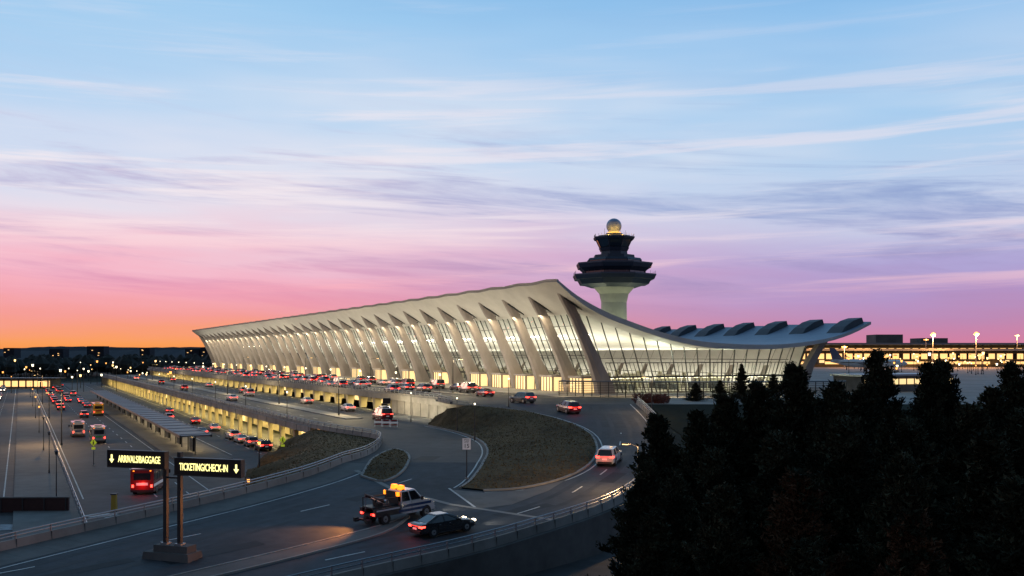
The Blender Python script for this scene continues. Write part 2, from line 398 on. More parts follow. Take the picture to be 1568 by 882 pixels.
mb=MB(); ubox(mb,6,400,-38,-35,-3.42,-3.25,conc); aligned(mb,'traffic_island')
mb=MB(); ubox(mb,-6,400,-67,-59,-8.02,-7.85,concs); aligned(mb,'bus_platform')
mb=MB(); ubox(mb,-66,440,-88,-82,-8.02,-7.85,concs); aligned(mb,'footpath')
for v,z,ds in ((-5.5,0,(3,6)),(-9,0,(3,6)),(-16,0,(3,6)),(-20,0,(3,6)),(-28,-3.4,(3,6)),(-31.5,-3.4,(3,6)),(-42,-3.4,(3,6)),(-53.5,-8,(3,6)),(-70.5,-8,(3,6)),(-74,-8,(3,6)),(-92,-8,(3,6)),(-96,-8,(3,6)),(-100,-8,(3,6)),(-110,-8,(3,6))):
    u0=-60 if v<-68 else 0
    ribbon('lane_marking',[W(u0,v),W(390,v)],.15,z,.012,white,ds)
for v,z in ((-47.2,-3.4),(-24.9,-3.4),(-68,-8),(-81.3,-8),(-89,-8),(-104,-8),(-49.5,-8),(-58,-8)):
    ribbon('edge_marking',[W(-40 if v<-60 else 0,v),W(390,v)],.14,z,.012,white)
def off(path,d):
    P=[Vector(p[:2]) for p in path]; o=[]
    for i,p in enumerate(P):
        t=(P[min(i+1,len(P)-1)]-P[max(i-1,0)]).normalized(); o.append(tuple(p+Vector((-t.y,t.x))*d))
    return o
ribbon('edge_marking',off(RB,.9),.15,zS,.012,white)
ribbon('edge_marking',off(isll,-.6),.15,zm,.012,white)
ribbon('edge_marking',off(islr,-.6),.15,zS,.012,white)
ribbon('lane_marking',off(RB[20:-12],4.8),.15,zS,.012,white,(3,6))
for d in (2.0,3.7,5.8,7.4): ribbon('tyre_wear',off(RB[22:],d),.55,zS,.006,wearm)
for d in (-5.0,-6.7,-8.8,-10.4): ribbon('tyre_wear',off(LB[6:],d),.55,zS,.006,wearm)
sd=off(LB[8:],-3.4); sheet('footpath',[p for p in LB[8:]]+sd[::-1],zS,.012,concs)
ribbon('edge_marking',off(LB[6:],-3.9),.15,zS,.014,white)
ribbon('lane_marking',[(-42,52),(-31,62),(-22,71.5),(-14.5,81),(-9,92)],.15,zS,.012,white,(3,9))
# joints across the foreground pavements
for i in range(10,len(LB)-2,1):
    a=LB[i]; b=sd[max(0,i-8)]; ribbon('pavement_joint',[a,b],.05,zS,.016,concd)
rp=random.Random(3)
for (x,y,l,w_,a) in ((-20,66,7,1.3,.8),(-12,84,5,1.6,.9),(1,78.5,6,1.2,.75),(9.5,92,5,1.4,1.2),(-27,62,6,1.1,.8),(14,118,8,1.4,1.5),(-9,104,4,2.2,1.4)):
    ca,sa=math.cos(a),math.sin(a); sheet('asphalt_patch',[(x+ca*p*l/2-sa*q*w_/2,y+sa*p*l/2+ca*q*w_/2) for p,q in((-1,-1),(1,-1),(1,1),(-1,1))],zS if y<100 else zm,.01,patchm)
gore=cat([(-40,40),(-31.5,49.5),(-24,57),(-17,64.5),(-11,71.5),(-8,76)],4); gore2=cat([(-8,76),(-9.3,71),(-13.5,65.5),(-19,59.5),(-26,52.5),(-36,42)],4)
sheet('gore_pavement',[tuple(p) for p in gore]+[tuple(p) for p in gore2[1:]],zS,.1,concs)
kerb('kerb',[tuple(p) for p in gore],zS,.2,.13); kerb('kerb',[tuple(p) for p in gore2],zS,.2,.13)
sheet('paved_apron',[(-5.2,86.4),(-2.5,85.2),(.9,86.2),(5,90.8),(3.2,86),(0,80.5),(-3,78.8)],zS,.014,concs)
ribbon('bridge_joint',[(-15.2,95.5),(-10.5,86.5),(-5,80.5),(3.4,75)],.5,zS,.02,conc)
ribbon('bridge_joint',[(-5.6,87),(-3,79.5)],.2,zS,.018,white)

# ---------------------------------------------------------------- terminal building
T=empty('airport_terminal',(OX,OY,0),ANG)
prof=[(-.3,21.4),(0,21.2),(3,19.1),(6.3,17.3),(10.5,15.5),(14.9,14.1),(22.4,12.0),(30.2,10.5),(36.7,9.9),(45,9.65),(54,9.8),(64.5,10.9),(72,12.6),(78,14.8)]
PR=[(p.x,p.y) for p in cat(prof,3)]
def zroof(v):
    for a,b in zip(PR,PR[1:]):
        if a[0]<=v<=b[0]: return a[1]+(b[1]-a[1])*(v-a[0])/max(b[0]-a[0],1e-6)
    return PR[-1][1]
BAY=11.8; NB=35; UL=BAY*NB+6; COLS=[4+i*BAY for i in range(NB+1)]
mb=MB(); us=[0]+[4+i*BAY/4 for i in range(NB*4+1)]+[UL+2]
def eave(u,v):
    k=((u-4)/BAY)%1; s=math.cos(2*math.pi*k)
    return .12*s*max(0,1-v/9)+.08*s*max(0,(v-68)/10)
top=[];bot=[]
for i,u in enumerate(us):
    top.append([L3(u,v,z+eave(u,v)) for v,z in PR])
    bot.append([L3(u,v+(.15 if j==0 else 0),z+eave(u,v)-(.5+.55*min(1,max(0,v+1)/8)*(1 if v<40 else max(.1,1-(v-40)/45)))) for j,(v,z) in enumerate(PR)])
fasc=mat('roof_edge_concrete',(.42,.44,.46),.6,noise=.15,nscale=.4)
mb.loft(top,roofm,False,False); mb.loft(bot,roofc,False,False)
for k in (0,-1): mb.loft([top[k],bot[k]],fasc,False,False)
mb.loft([[t[0] for t in top],[b[0] for b in bot]],roofc,False,False); mb.loft([[t[-1] for t in top],[b[-1] for b in bot]],roofm,False,False)
aligned(mb,'roof',T,False)
mb=MB(); mr_=MB(); sl_=MB()
for u in COLS:
    secs=[(12.4,0,1.35,1.8),(11.8,2.2,1.25,1.55),(10.1,6,1.0,1.2),(8.1,10,.85,1.0),(6.1,14,.75,.9),(4.3,17.0,.75,.95),(3.0,19.0,.8,.8)]
    rings=[]
    for v,z,hu,hv in secs:
        rings.append([L3(u-hu*.55,v-hv,z),L3(u-hu,v-hv*.4,z),L3(u-hu,v+hv,z),L3(u+hu,v+hv,z),L3(u+hu,v-hv*.4,z),L3(u+hu*.55,v-hv,z)])
    mb.loft(rings,termc)
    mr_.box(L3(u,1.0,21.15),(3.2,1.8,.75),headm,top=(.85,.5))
    for s in(-1,1):
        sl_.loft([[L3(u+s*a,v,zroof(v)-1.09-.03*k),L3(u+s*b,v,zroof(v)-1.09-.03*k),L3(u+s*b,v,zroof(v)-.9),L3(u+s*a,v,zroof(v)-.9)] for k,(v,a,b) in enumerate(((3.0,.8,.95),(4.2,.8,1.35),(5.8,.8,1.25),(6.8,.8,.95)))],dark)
    secs=[(61,0,.9,1.5),(63.5,5,.8,1.1),(66.5,9,.7,.9),(68,10.6,.7,.9)]
    mb.loft([[L3(u-hu,v-hv,z),L3(u-hu,v+hv,z),L3(u+hu,v+hv,z),L3(u+hu,v-hv,z)] for v,z,hu,hv in secs],termc)
    hr=[]
    for v,h in((70.8,.05),(72.5,1.0),(75,1.5),(77.4,1.2)):
        b=zroof(v)-.05; hr.append([L3(u-2.5,v,b),L3(u-2.0,v,b+h),L3(u+2.0,v,b+h),L3(u+2.5,v,b)])
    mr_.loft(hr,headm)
aligned(mb,'columns',T); aligned(mr_,'column_heads',T); aligned(sl_,'column_slots',T)
def vf(z): return 14.8-(z)*(6.6/15.4)
g=MB(); m=MB()
UG=5.5
g.add([L3(UG,vf(.15),.15),L3(UL-4,vf(.15),.15),L3(UL-4,vf(15.4),15.4),L3(UG,vf(15.4),15.4)],[(0,1,2,3)],glass)
for z in (3.2,4.3,7.4,10.5,13.2):
    m.box(L3((UG+UL)/2,vf(z)-.12,z),(UL-UG-8,.18,.1 if z!=3.2 else .5),mull)
nu=int((UL-UG)/(BAY/5))
for i in range(nu):
    u=COLS[0]+i*BAY/5
    if u<UG: continue
    m.loft([[L3(u-.05,vf(z)-.18,z),L3(u+.05,vf(z)-.18,z),L3(u+.05,vf(z)+.02,z),L3(u-.05,vf(z)+.02,z)] for z in (.15,15.5)],mull)
g.add([L3(UG,60,.15),L3(UL-4,60,.15),L3(UL-4,65,10.0),L3(UG,65,10.0)],[(0,1,2,3)],glass)
for i in range(nu//2):
    u=COLS[0]+i*BAY/2.5+UG-4; m.loft([[L3(u-.08,v,z),L3(u+.08,v,z),L3(u+.08,v+.2,z),L3(u-.08,v+.2,z)] for v,z in((60,.15),(65,10.0))],mull)
for z in(3.2,6.5): m.box(L3((UG+UL)/2,60+z*.5,z),(UL-UG-8,.15,.15),mull)
def gable(u):
    vv=[8.1+(65-8.1)*i/30 for i in range(31)]
    rt=[L3(u,v,zroof(v)-.9) for v in vv]
    g.add([L3(u,14.8,.15)]+rt+[L3(u,60,.15)],[tuple(range(33))],glass)
    for i in range(18):
        t=i/17; vb=14.8+45.2*t; vt=9.2+(64.6-9.2)*t
        zt=zroof(vt)-.9
        m.loft([[L3(u-.18,v-.07,z),L3(u+.04,v-.07,z),L3(u+.04,v+.07,z),L3(u-.18,v+.07,z)] for v,z in((vb,.15),(vt,zt))],mull)
        if i<17:
            for q in (1/3,2/3):
                tt=(i+q)/17; vb2=14.8+45.2*tt; vt2=9.2+55.4*tt; zz=min(6.0,zroof(vt2)-.9)
                m.loft([[L3(u-.1,v-.03,z),L3(u+.02,v-.03,z),L3(u+.02,v+.03,z),L3(u-.1,v+.03,z)] for v,z in((vb2,.15),(vb2+(vt2-vb2)*zz/(zroof(vt2)-.9),zz))],mull)
    for z in (3.2,6.0): m.box(L3(u-.08,(13+62)/2,z),(.2,48,.14 if z>4 else .35),mull)
gable(UG); gable(UL-4)
aligned(g,'glazing',T); aligned(m,'mullions',T)
inn=MB(); floorm=mat('terrazzo_floor',(.3,.28,.24),.3); wallw=mat('interior_wall',(.5,.47,.36),.6); cw=mat('counter_panel',(.08,.09,.1),.4)
ubox(inn,UG+.3,UL-4.5,15.2,59.6,-.02,.2,floorm)
for r in range(3):
    for i in range(26):
        u=16+i*15; v=26+r*11; ubox(inn,u,u+9,v,v+1.2,.2,1.4,cw); ubox(inn,u,u+9,v+1.8,v+2.1,.2,2.9,wallw)
for i in range(40):
    u=8+i*10; ubox(inn,u,u+1.2,56.5,57,.2,3.4,wallw)
for i in range(9): inn.cyl(L3(12,18+i*5,.2),L3(12,18+i*5,2.6),.12,.12,wallw,8)
for i in range(60):
    u=9+(i%3)*6; v=17+(i//3)*2.1; inn.box(L3(u,v,2.9),(.5,1.2,.12),cool_l)
aligned(inn,'interior',T)
for k in range(5):
    u=10+ (k+.5)*80
    for v,p in((21,11000),(38,9500),(55,5500)):
        area('uplight_cove',L3(u,v,4.2),(78,.5),p,(1,.93,.76),(math.pi,0,0),T)
    area('facade_uplight',L3(u,-1.2,.5),(78,.35),6200,(1,.93,.76),(math.pi+math.radians(14),0,0),T)
    area('kerb_downlight',L3(u,4.5,15.3),(78,.3),7500,(1,.82,.52),(0,0,0),T)
point('gable_light',L3(9.5,28,7.0),1700,(.92,1,.76),.5,T); point('gable_light',L3(9.5,46,6.0),1500,(.92,1,.74),.5,T)
mb=MB()
for i in range(NB):
    u=COLS[i]+BAY/2
    if i%2==0 or i<4:
        ubox(mb,u-2.6,u+2.6,9.2,14.2,3.0,3.4,termc); ubox(mb,u-2.4,u+2.4,9.5,13.8,.2,3.0,winwarm)
        for k in range(5): ubox(mb,u-2.5+k*1.2,u-2.4+k*1.2,9.35,9.5,.15,3.0,mull)
        for k in range(3): ubox(mb,u-2.55,u-2.4,9.6+k*2,9.75+k*2,.15,3.0,mull)
aligned(mb,'door_vestibules',T)
for k in range(6):
    u=25+(k+.5)*62
    area('deck_lamp',(*W(u,-20.5),-1.1),(60,.5),9500,(1,.78,.34),(0,0,ANG))
    area('deck_lamp',(*W(u-22,-45),-4.4),(60,.5),6000,(1,.76,.28),(0,0,ANG))
area('wall_lamp',(*W(4,-27.5),-.5),(24,.2),1000,(1,.88,.6),(math.radians(-40),0,ANG))

# ---------------------------------------------------------------- control tower
TW=empty('control_tower',(36,346,0))
mb=MB()
tow_stem=mat('tower_concrete',(.42,.43,.35),.7,noise=.1,nscale=.3)
mb.cyl((0,0,0),(0,0,26),5.0,4.5,tow_stem,24); mb.cyl((0,0,26),(0,0,29),4.5,5.2,tow_stem,24); mb.cyl((0,0,29),(0,0,31.3),5.2,7.2,tow_stem,24)
mb.obj('stem',parent=TW,smooth=False)
mb=MB(); ph=math.pi/8
toweredge=mat('tower_slab_edge',(.06,.08,.11),.5)
def tier(r0,z0,r1,z1,m=towerm): mb.cyl((0,0,z0),(0,0,z1),r0,r1,m,8,ph)
tier(8.3,31.2,11.4,32.2); tier(12.6,32.2,13.6,33.9); tier(14.6,33.9,15.2,35.2); tier(15.3,35.2,15.3,35.7,toweredge); tier(11.2,35.7,11.2,36.7,towerg); tier(11.6,36.7,12.9,37.9); tier(13.4,37.9,13.9,39.2); tier(14.0,39.2,14.0,39.7,toweredge)
tier(9.8,39.7,9.8,40.6,towerg); tier(10.2,40.6,9.6,41.4); tier(7.6,41.4,7.4,42.6); tier(5.0,42.6,4.8,44)
tier(5.0,44,5.6,45.2); tier(5.1,45.2,6.5,48.0,towerg); tier(7.2,48.0,7.6,48.7); tier(7.6,48.7,7.6,49.0,toweredge); tier(6.6,49.0,5.8,49.5); tier(3.6,49.5,3.0,50.4)
for i in range(8):
    a=ph+i*math.pi/4; ca,sa=math.cos(a),math.sin(a)
    mb.cyl((5.15*ca,5.15*sa,45.2),(6.55*ca,6.55*sa,48.0),.16,.16,towerm,6)
    for r,z0,z1 in((11.3,35.6,36.7),(9.9,39.7,40.6)): mb.cyl((r*ca,r*sa,z0),(r*ca,r*sa,z1),.2,.2,towerm,6)
    for j in range(4):
        a2=a+j*math.pi/16; rr=15.0*math.cos(math.pi/8)/math.cos((j*math.pi/16)-math.pi/8); mb.cyl((rr*math.cos(a2),rr*math.sin(a2),35.7),(rr*math.cos(a2),rr*math.sin(a2),36.8),.05,.05,towerm,4)
        rr=7.3*math.cos(math.pi/8)/math.cos((j*math.pi/16)-math.pi/8); mb.cyl((rr*math.cos(a2),rr*math.sin(a2),49),(rr*math.cos(a2),rr*math.sin(a2),50),.05,.05,towerm,4)
for a,h in((.5,2.5),(2.2,3.4),(3.9,2.2),(5.1,3.0)):
    mb.cyl((5*math.cos(a),5*math.sin(a),49.3),(5*math.cos(a),5*math.sin(a),49.3+h),.07,.04,towerm,5)
mb.obj('cab_tiers',parent=TW)
mb=MB(); radm=mat('radome',(.2,.3,.45),.45,.1); mb.sphere((0,0,53.0),2.7,radm,24,1,14); mb.obj('radome',parent=TW,smooth=True)
mb=MB(); mb.cyl((0,0,50.3),(0,0,50.7),2.2,2.4,orange_l,16); mb.obj('radome_lamp_ring',parent=TW)
for sx in (-2.6,2.8): point('radome_light',(sx,-5.2,50.4),900,(1,.45,.08),.3,TW)
for a in range(4):
    t=a*math.pi/2+.6; point('stem_uplight',(13*math.cos(t),13*math.sin(t),12),3600,(.97,1,.62),.4,TW)

# ---------------------------------------------------------------- vehicles
def ring(x,zb,zt,hw):
    return [(x,-hw*.86,zb),(x,-hw,zb+.14),(x,-hw,zb+(zt-zb)*.62),(x,-hw*.93,zt-.03),(x,-hw*.6,zt+.015),(x,hw*.6,zt+.015),(x,hw*.93,zt-.03),(x,hw,zb+(zt-zb)*.62),(x,hw,zb+.14),(x,hw*.86,zb)]
cache={}
def paint(n,c,r=.25): return mat('car_paint_'+n,c,r,coat=.8)
PA={'white':paint('white',(.6,.6,.62)),'black':paint('black',(.012,.014,.018)),'red':paint('red',(.28,.015,.02)),'silver':paint('silver',(.3,.31,.33)),'grey':paint('grey',(.1,.105,.11)),'blue':paint('blue',(.02,.05,.14)),'maroon':paint('maroon',(.1,.012,.018)),'yellow':paint('yellow',(.5,.3,.03))}
def wheels(mb,xs,hw,r,w=.23):
    for x in xs:
        for s in(-1,1):
            mb.cyl((x,s*(hw-.35),r+.03),(x,s*(hw+.004),r+.03),r*1.17,r*1.17,black,20)
            mb.cyl((x,s*(hw-w),r),(x,s*(hw+.02),r),r,r,black,20)
            mb.cyl((x,s*(hw),r),(x,s*(hw+.035),r),r*.62,r*.55,steel,12)
            mb.cyl((x,s*(hw),r),(x,s*(hw+.045),r),r*.18,r*.15,dark,8)
def carmesh(kind,col,braking=False,front=False):
    k=(kind,col,braking,front)
    if k in cache: return cache[k]
    mb=MB(); p=PA[col]; tl=brk_l if braking else red_l; hl=head_l if front else headoff
    if kind=='sedan':
        st=[(-2.4,.38,.86,.72),(-2.34,.26,1.0,.86),(-2.1,.22,1.03,.9),(-1.7,.2,1.03,.92),(-.6,.18,.98,.93),(.7,.18,.97,.93),(1.1,.18,.94,.93),(1.8,.2,.84,.9),(2.25,.24,.72,.84),(2.42,.36,.6,.68)]
        gb=(-1.95,1.15,.84,.97); gt=(-.95,.15,.62,1.43); hw=.93; wx=(-1.42,1.45); r=.34; zt=.8; xe=-2.4
    elif kind=='suv':
        st=[(-2.35,.42,1.0,.8),(-2.3,.3,1.08,.9),(-1.6,.25,1.1,.95),(-.4,.24,1.09,.96),(.8,.24,1.08,.96),(1.2,.24,1.05,.95),(1.9,.26,.98,.92),(2.25,.3,.88,.86),(2.36,.4,.74,.74)]
        gb=(-2.25,1.2,.88,1.08); gt=(-1.9,.35,.72,1.68); hw=.96; wx=(-1.4,1.42); r=.38; zt=.98; xe=-2.36
    elif kind=='van':
        st=[(-2.6,.35,1.15,.88),(-2.55,.3,1.2,.96),(-1.5,.25,1.2,1.0),(.5,.25,1.18,1.0),(1.6,.25,1.12,.98),(2.3,.28,.98,.92),(2.6,.36,.8,.8)]
        gb=(-2.5,1.9,.94,1.18); gt=(-2.4,.9,.82,2.0); hw=1.0; wx=(-1.6,1.65); r=.38; zt=1.1; xe=-2.6
    mb.loft([ring(*s) for s in st],p)
    xb0,xb1,hb,zb=gb; xt0,xt1,ht,ztp=gt
    b=[(xb0,-hb*.9,zb),(xb0+.25,-hb,zb),(xb1-.3,-hb,zb),(xb1,-hb*.8,zb),(xb1,hb*.8,zb),(xb1-.3,hb,zb),(xb0+.25,hb,zb),(xb0,hb*.9,zb)]
    t=[(xt0,-ht*.9,ztp-.03),(xt0+.15,-ht,ztp-.03),(xt1-.15,-ht,ztp-.03),(xt1,-ht*.85,ztp-.04),(xt1,ht*.85,ztp-.04),(xt1-.15,ht,ztp-.03),(xt0+.15,ht,ztp-.03),(xt0,ht*.9,ztp-.03)]
    mb.loft([b,t],carglass)
    cx_=(xt0+xt1)/2
    t2=[(cx_+(x-cx_)*.86,y*.84,ztp+.055) for x,y,z in t]; mb.loft([[(x,y*1.02,z-.02) for x,y,z in t],[(x,y*1.0,z+.03) for x,y,z in t],t2],p)
    for i0 in (0,1,2,3):
        for i in (i0,7-i0):
            a=b[i];c=t[i]; o=.012 if a[1]>0 else -.012
            mb.cyl((a[0],a[1]+o,a[2]),(c[0],c[1]+o,c[2]),.045,.04,p,6)
    for s in(-1,1):
        xm=(xb0+xb1)/2; xm2=(xt0+xt1)/2; mb.cyl((xm,s*(hb+.0),zb),(xm2,s*(ht+.01),ztp-.03),.05,.045,p,6)
        mb.box((xe+.06,s*hw*.72,zt),(.14,hw*.42,.14 if kind!='suv' else .18),tl)
        mb.box((xe+.2,s*(hw*.93),zt+.02),(.22,.1,.11),tl)
        mb.box((-xe-.1,s*hw*.66,zt-.12),(.16,.34,.12),hl)
        mb.box((xb1-.35,s*(hw+.08),zb+.06),(.16,.2,.13),p)
        mb.box((0,s*(hw+.003),.27),(2.0,.02,.1),dark)
        mb.box((.0,s*(hw+.004),zb-.14),(.16,.02,.03),steel); mb.box((-.85,s*(hw-.002),zb-.16),(.16,.02,.03),steel)
        for xx in(-.95,.1,1.0): mb.box((xx,s*(hw+.001),.62),(.02,.02,.6),dark)
    mb.box((xe,0,.42),(.1,hw*1.5,.2),dark); mb.box((-xe,0,.42),(.1,hw*1.4,.22),dark)
    mb.box((xe-.02,0,.66 if kind=='sedan' else .75),(.05,.5,.14),signw)
    mb.box((xe+.0,0,zt+.04),(.05,hw*.9,.03),red_l)
    wheels(mb,wx,hw,r)
    me=mb.mesh(kind+'_'+col); cache[k]=me; 
    return me
nm={'sedan':'sedan_car','suv':'suv_car','van':'passenger_van'}
def car(kind,col,x,y,z,psi,braking=False,pitch=0,front=False):
    o=bpy.data.objects.new(nm[kind],carmesh(kind,col,braking,front)); COL.objects.link(o); o.location=(x,y,z+.015)
    o.rotation_euler=(0,-pitch,psi); return o
def sp_(psi): return math.atan(.068*math.sin(psi))
h=math.radians(38)
o=car('sedan','black',-5.0,71.3,zS(0,71.3),h,True,sp_(h),True); spot('headlamp_beam',(2.55,0,.65),(1,0,-.09),700,(1,.88,.7),55,o); point('tail_lamp_glow',(-2.75,0,.8),9,(1,.05,.02),.15,o)
h2=math.radians(73); o=car('suv','white',9.9,99.6,zS(0,99.6),h2,True,sp_(h2),True); spot('headlamp_beam',(2.5,0,.75),(1,0,-.08),700,(1,.88,.7),55,o); point('tail_lamp_glow',(-2.8,0,.9),12,(1,.05,.02),.15,o)
h3=math.radians(112); o=car('suv','maroon',8.0,140,zS(0,140),h3,True,sp_(h3)); point('tail_lamp_glow',(-2.8,0,.9),15,(1,.05,.02),.15,o)
car('suv','grey',1.6,154,0,math.radians(128),True); car('sedan','red',-5.0,178,0,ANG,True)
cols=['white','black','red','silver','grey','blue','maroon','white','silver','black','grey','black']
kinds=['sedan','suv','suv','sedan','van']
def cuv(u,v,z,br=None,flip=False,kind=None,col=None):
    x,y=W(u,v+random.uniform(-.3,.3)); car(kind or random.choice(kinds),col or random.choice(cols),x,y,z,ANG+(math.pi if flip else 0)+random.uniform(-.04,.04),random.random()<.5 if br is None else br,0,flip)
for v,dens in((-3.7,.75),(-7.2,.55),(-14.5,.5),(-18,.55),(-22,.35)):
    u=20+random.uniform(0,15)
    while u<385:
        if random.random()<dens: cuv(u,v,0)
        u+=random.uniform(7,11)
for u,v,k,c in((14,-28.5,'suv','white'),(30,-30,'sedan','white'),(62,-30,'sedan','silver'),(85,-42,'sedan','white'),(108,-33,'van','white'),(130,-30,'suv','grey'),(160,-42,'suv','red'),(190,-30,'sedan','white'),(230,-40,'suv','black'),(270,-31,'sedan','red'),(300,-42,'suv','white')):
    cuv(u,v,-3.4,None,False,k,c)
cuv(2,-33,-3.4,True,False,'van','red')
for u,v,k,c in((6,-52,'suv','black'),(14,-52,'suv','silver'),(22,-52,'sedan','white'),(30,-52,'suv','white'),(42,-56,'sedan','silver'),(52,-52,'sedan','white'),(75,-52,'sedan','red'),(90,-56,'suv','white'),(120,-52,'sedan','black')):
    cuv(u,v,-8,True,False,k,c)
for v,dens in((-69.5,.3),(-73,.45),(-77,.3)):
    u=110
    while u<380:
        if random.random()<dens: cuv(u,v,-8,random.random()<.5)
        u+=random.uniform(8,18)
for v in (-94,-98,-108):
    u=150
    while u<400:
        if random.random()<.25: cuv(u,v,-8,None,True)
        u+=random.uniform(12,25)
def bus(name,x,y,z,psi,body,stripe,L=7.5,Wd=2.4,H=2.9,br=True):
    mb=MB()
    prof=[(-L/2,.35),(-L/2,H-.15),(-L/2+.15,H),(L/2-.8,H),(L/2-.25,H-.5),(L/2-.1,1.35),(L/2,1.2),(L/2,.35)]
    mb.loft([[(x_,s*Wd/2,z_) for x_,z_ in prof] for s in(-1,-.96,.96,1)],body)
    for s in(-1,1):
        for i in range(int(L/1.35)-1):
            mb.box((-L/2+1.0+i*1.35,s*(Wd/2+.006),H*.68),(1.2,.02,.85),carglass)
        mb.box((0,s*(Wd/2+.008),H*.36),(L*.98,.015,.3),stripe)
        mb.box((-L/2-.01,s*(Wd*.4),1.0),(.06,.22,.3),brk_l if br else red_l); mb.box((-L/2-.01,s*(Wd*.36),H-.22),(.06,.16,.1),amber_l)
        mb.box((L/2+.01,s*(Wd*.38),.8),(.06,.3,.2),headoff); mb.box((L/2-.1,s*(Wd/2+.22),H*.62),(.1,.2,.45),dark)
    mb.box((-L/2-.012,0,H*.7),(.03,Wd*.7,.75),carglass); mb.box((-L/2-.02,0,H*.42),(.03,Wd*.5,.28),stripe); mb.box((-L/2-.03,0,.45),(.12,Wd*.96,.25),dark)
    mb.box((0,0,H+.1),(1.6,1.2,.22),body); mb.box((L/2-.12,0,H*.66),(.04,Wd*.8,.8),carglass)
    wheels(mb,(-L/2+1.5,L/2-1.3),Wd/2,.45,.3)
    return mb.obj(name,(x,y,z),psi)
whp=PA['white']
o=bus('shuttle_bus',-41.6,112.5,-8,math.radians(98),paint('busred',(.26,.014,.014)),signw,7.5,2.5,2.9); point('tail_lamp_glow',(-4.3,0,1.2),40,(1,.06,.03),.15,o)
bus('shuttle_bus',*W(34,-75),-8,ANG,PA['silver'],paint('green',(.05,.3,.08)),6.5,2.3,2.9)
bus('shuttle_bus',*W(50,-77.5),-8,ANG,PA['silver'],PA['blue'],6.5,2.3,2.8)
bus('airport_bus',*W(120,-69.5),-8,ANG,PA['yellow'],PA['red'],10,2.5,3.1)
def towtruck(x,y,z,psi,pitch):
    mb=MB(); w=PA['white']; bl=PA['blue']; Wd=1.1
    def sec(pr,hw0,m):
        mb.loft([[(a,s*hw0,b) for a,b in pr] for s in(-1,-.94,.94,1)],m)
    sec([(.5,.55),(.5,1.5),(2.0,1.5),(2.15,1.42),(3.1,1.3),(3.3,1.15),(3.35,.55)],Wd,w)
    sec([(-.2,.6),(-.2,1.5),(.5,1.5),(.5,.6)],Wd,w)
    mb.loft([[(-.15,-1.02,1.5),(2.05,-1.02,1.5),(2.05,1.02,1.5),(-.15,1.02,1.5)],[(-.02,-.86,2.2),(1.45,-.86,2.2),(1.45,.86,2.2),(-.02,.86,2.2)]],carglass)
    mb.box((.72,0,2.25),(1.6,1.78,.1),w,top=(.92,.92))
    for s in(-1,1):
        for a,c in(((-.15,1.03,1.5),(-.02,.87,2.2)),((.85,1.03,1.5),(.72,.87,2.2)),((2.05,1.03,1.5),(1.45,.87,2.2))):
            mb.cyl((a[0],s*a[1],a[2]),(c[0],s*c[1],c[2]),.06,.05,w,6)
        mb.box((1.4,s*(Wd+.006),1.15),(3.2,.015,.2),bl); mb.box((1.0,s*(Wd+.006),.82),(3.0,.015,.2),bl); mb.box((3.34,s*.85,.98),(.06,.35,.22),head_l); mb.box((1.9,s*1.28,1.6),(.12,.22,.3),dark)
        mb.box((.9,s*(Wd+.004),1.05),(.02,.02,.9),dark); mb.box((-.1,s*(Wd+.004),1.05),(.02,.02,.9),dark)
        mb.box((-1.6,s*.92,.95),(2.6,.38,.6),dark); mb.box((-1.6,s*1.115,1.12),(2.4,.02,.12),w)
        mb.box((-2.93,s*.85,.85),(.05,.25,.16),brk_l); mb.box((-2.93,s*.55,.85),(.05,.16,.14),red_l); mb.box((-.38,s*.85,2.1),(.16,.34,.3),amber_l)
        mb.box((.3,s*.45,2.5),(.4,.6,.34),amber_l,top=(.7,.85))
        mb.box((-3.3,s*.55,.42),(.7,.12,.12),dark); mb.box((-3.5,s*.85,.42),(.35,.3,.3),black)
        mb.cyl((-2.7,s*.9,1.25),(-2.7,s*.9,2.0),.05,.05,dark,6); mb.cyl((-.5,s*.9,1.9),(-2.7,s*.9,1.95),.05,.05,dark,6)
    mb.box((.3,0,2.34),(.3,1.5,.08),dark); mb.box((3.4,0,.6),(.16,2.1,.3),steel); mb.box((3.36,0,1.0),(.05,1.1,.35),dark)
    mb.box((-1.4,0,.75),(3.2,.9,.3),dark); mb.box((-1.6,0,1.3),(2.6,1.5,.12),dark)
    mb.box((-.4,0,1.75),(.12,1.9,.9),dark,top=(1,.8)); mb.box((-.4,0,2.25),(.1,1.6,.08),dark)
    mb.box((-1.5,.4,1.55),(.8,.5,.4),dark); mb.box((-2.1,-.4,1.5),(.5,.6,.3),black)
    mb.cyl((-.9,0,1.4),(-3.1,0,2.3),.16,.12,dark,8); mb.cyl((-1.2,.3,1.3),(-2.6,.1,2.0),.07,.07,steel,6); mb.cyl((-1.2,-.3,1.3),(-2.6,-.1,2.0),.07,.07,steel,6)
    mb.cyl((-3.1,0,2.3),(-3.1,0,1.2),.025,.025,steel,5); mb.box((-3.1,0,1.15),(.12,.12,.2),dark)
    mb.box((-3.0,0,.55),(.5,.3,.3),dark); mb.box((-3.2,0,.42),(.2,1.7,.14),dark)
    mb.cyl((-1.1,-.35,1.5),(-1.1,.35,1.5),.22,.22,steel,12)
    wheels(mb,(-1.9,2.45),Wd,.43,.3)
    o=mb.obj('tow_truck',(x,y,z+.015),psi); o.rotation_euler=(0,-pitch,psi); o.scale=(.88,.95,1)
    point('amber_beacon_light',(.3,0,3.3),70,(1,.33,.06),.15,o)
    spot('rear_work_light',(-3.3,0,2.2),(-1,.05,-.42),2600,(1,.34,.07),80,o); spot('headlamp_beam',(3.5,0,.98),(1,0,-.1),600,(1,.88,.7),55,o)
towtruck(-8.9,75.2,zS(0,75.2),math.radians(42),sp_(math.radians(42)))

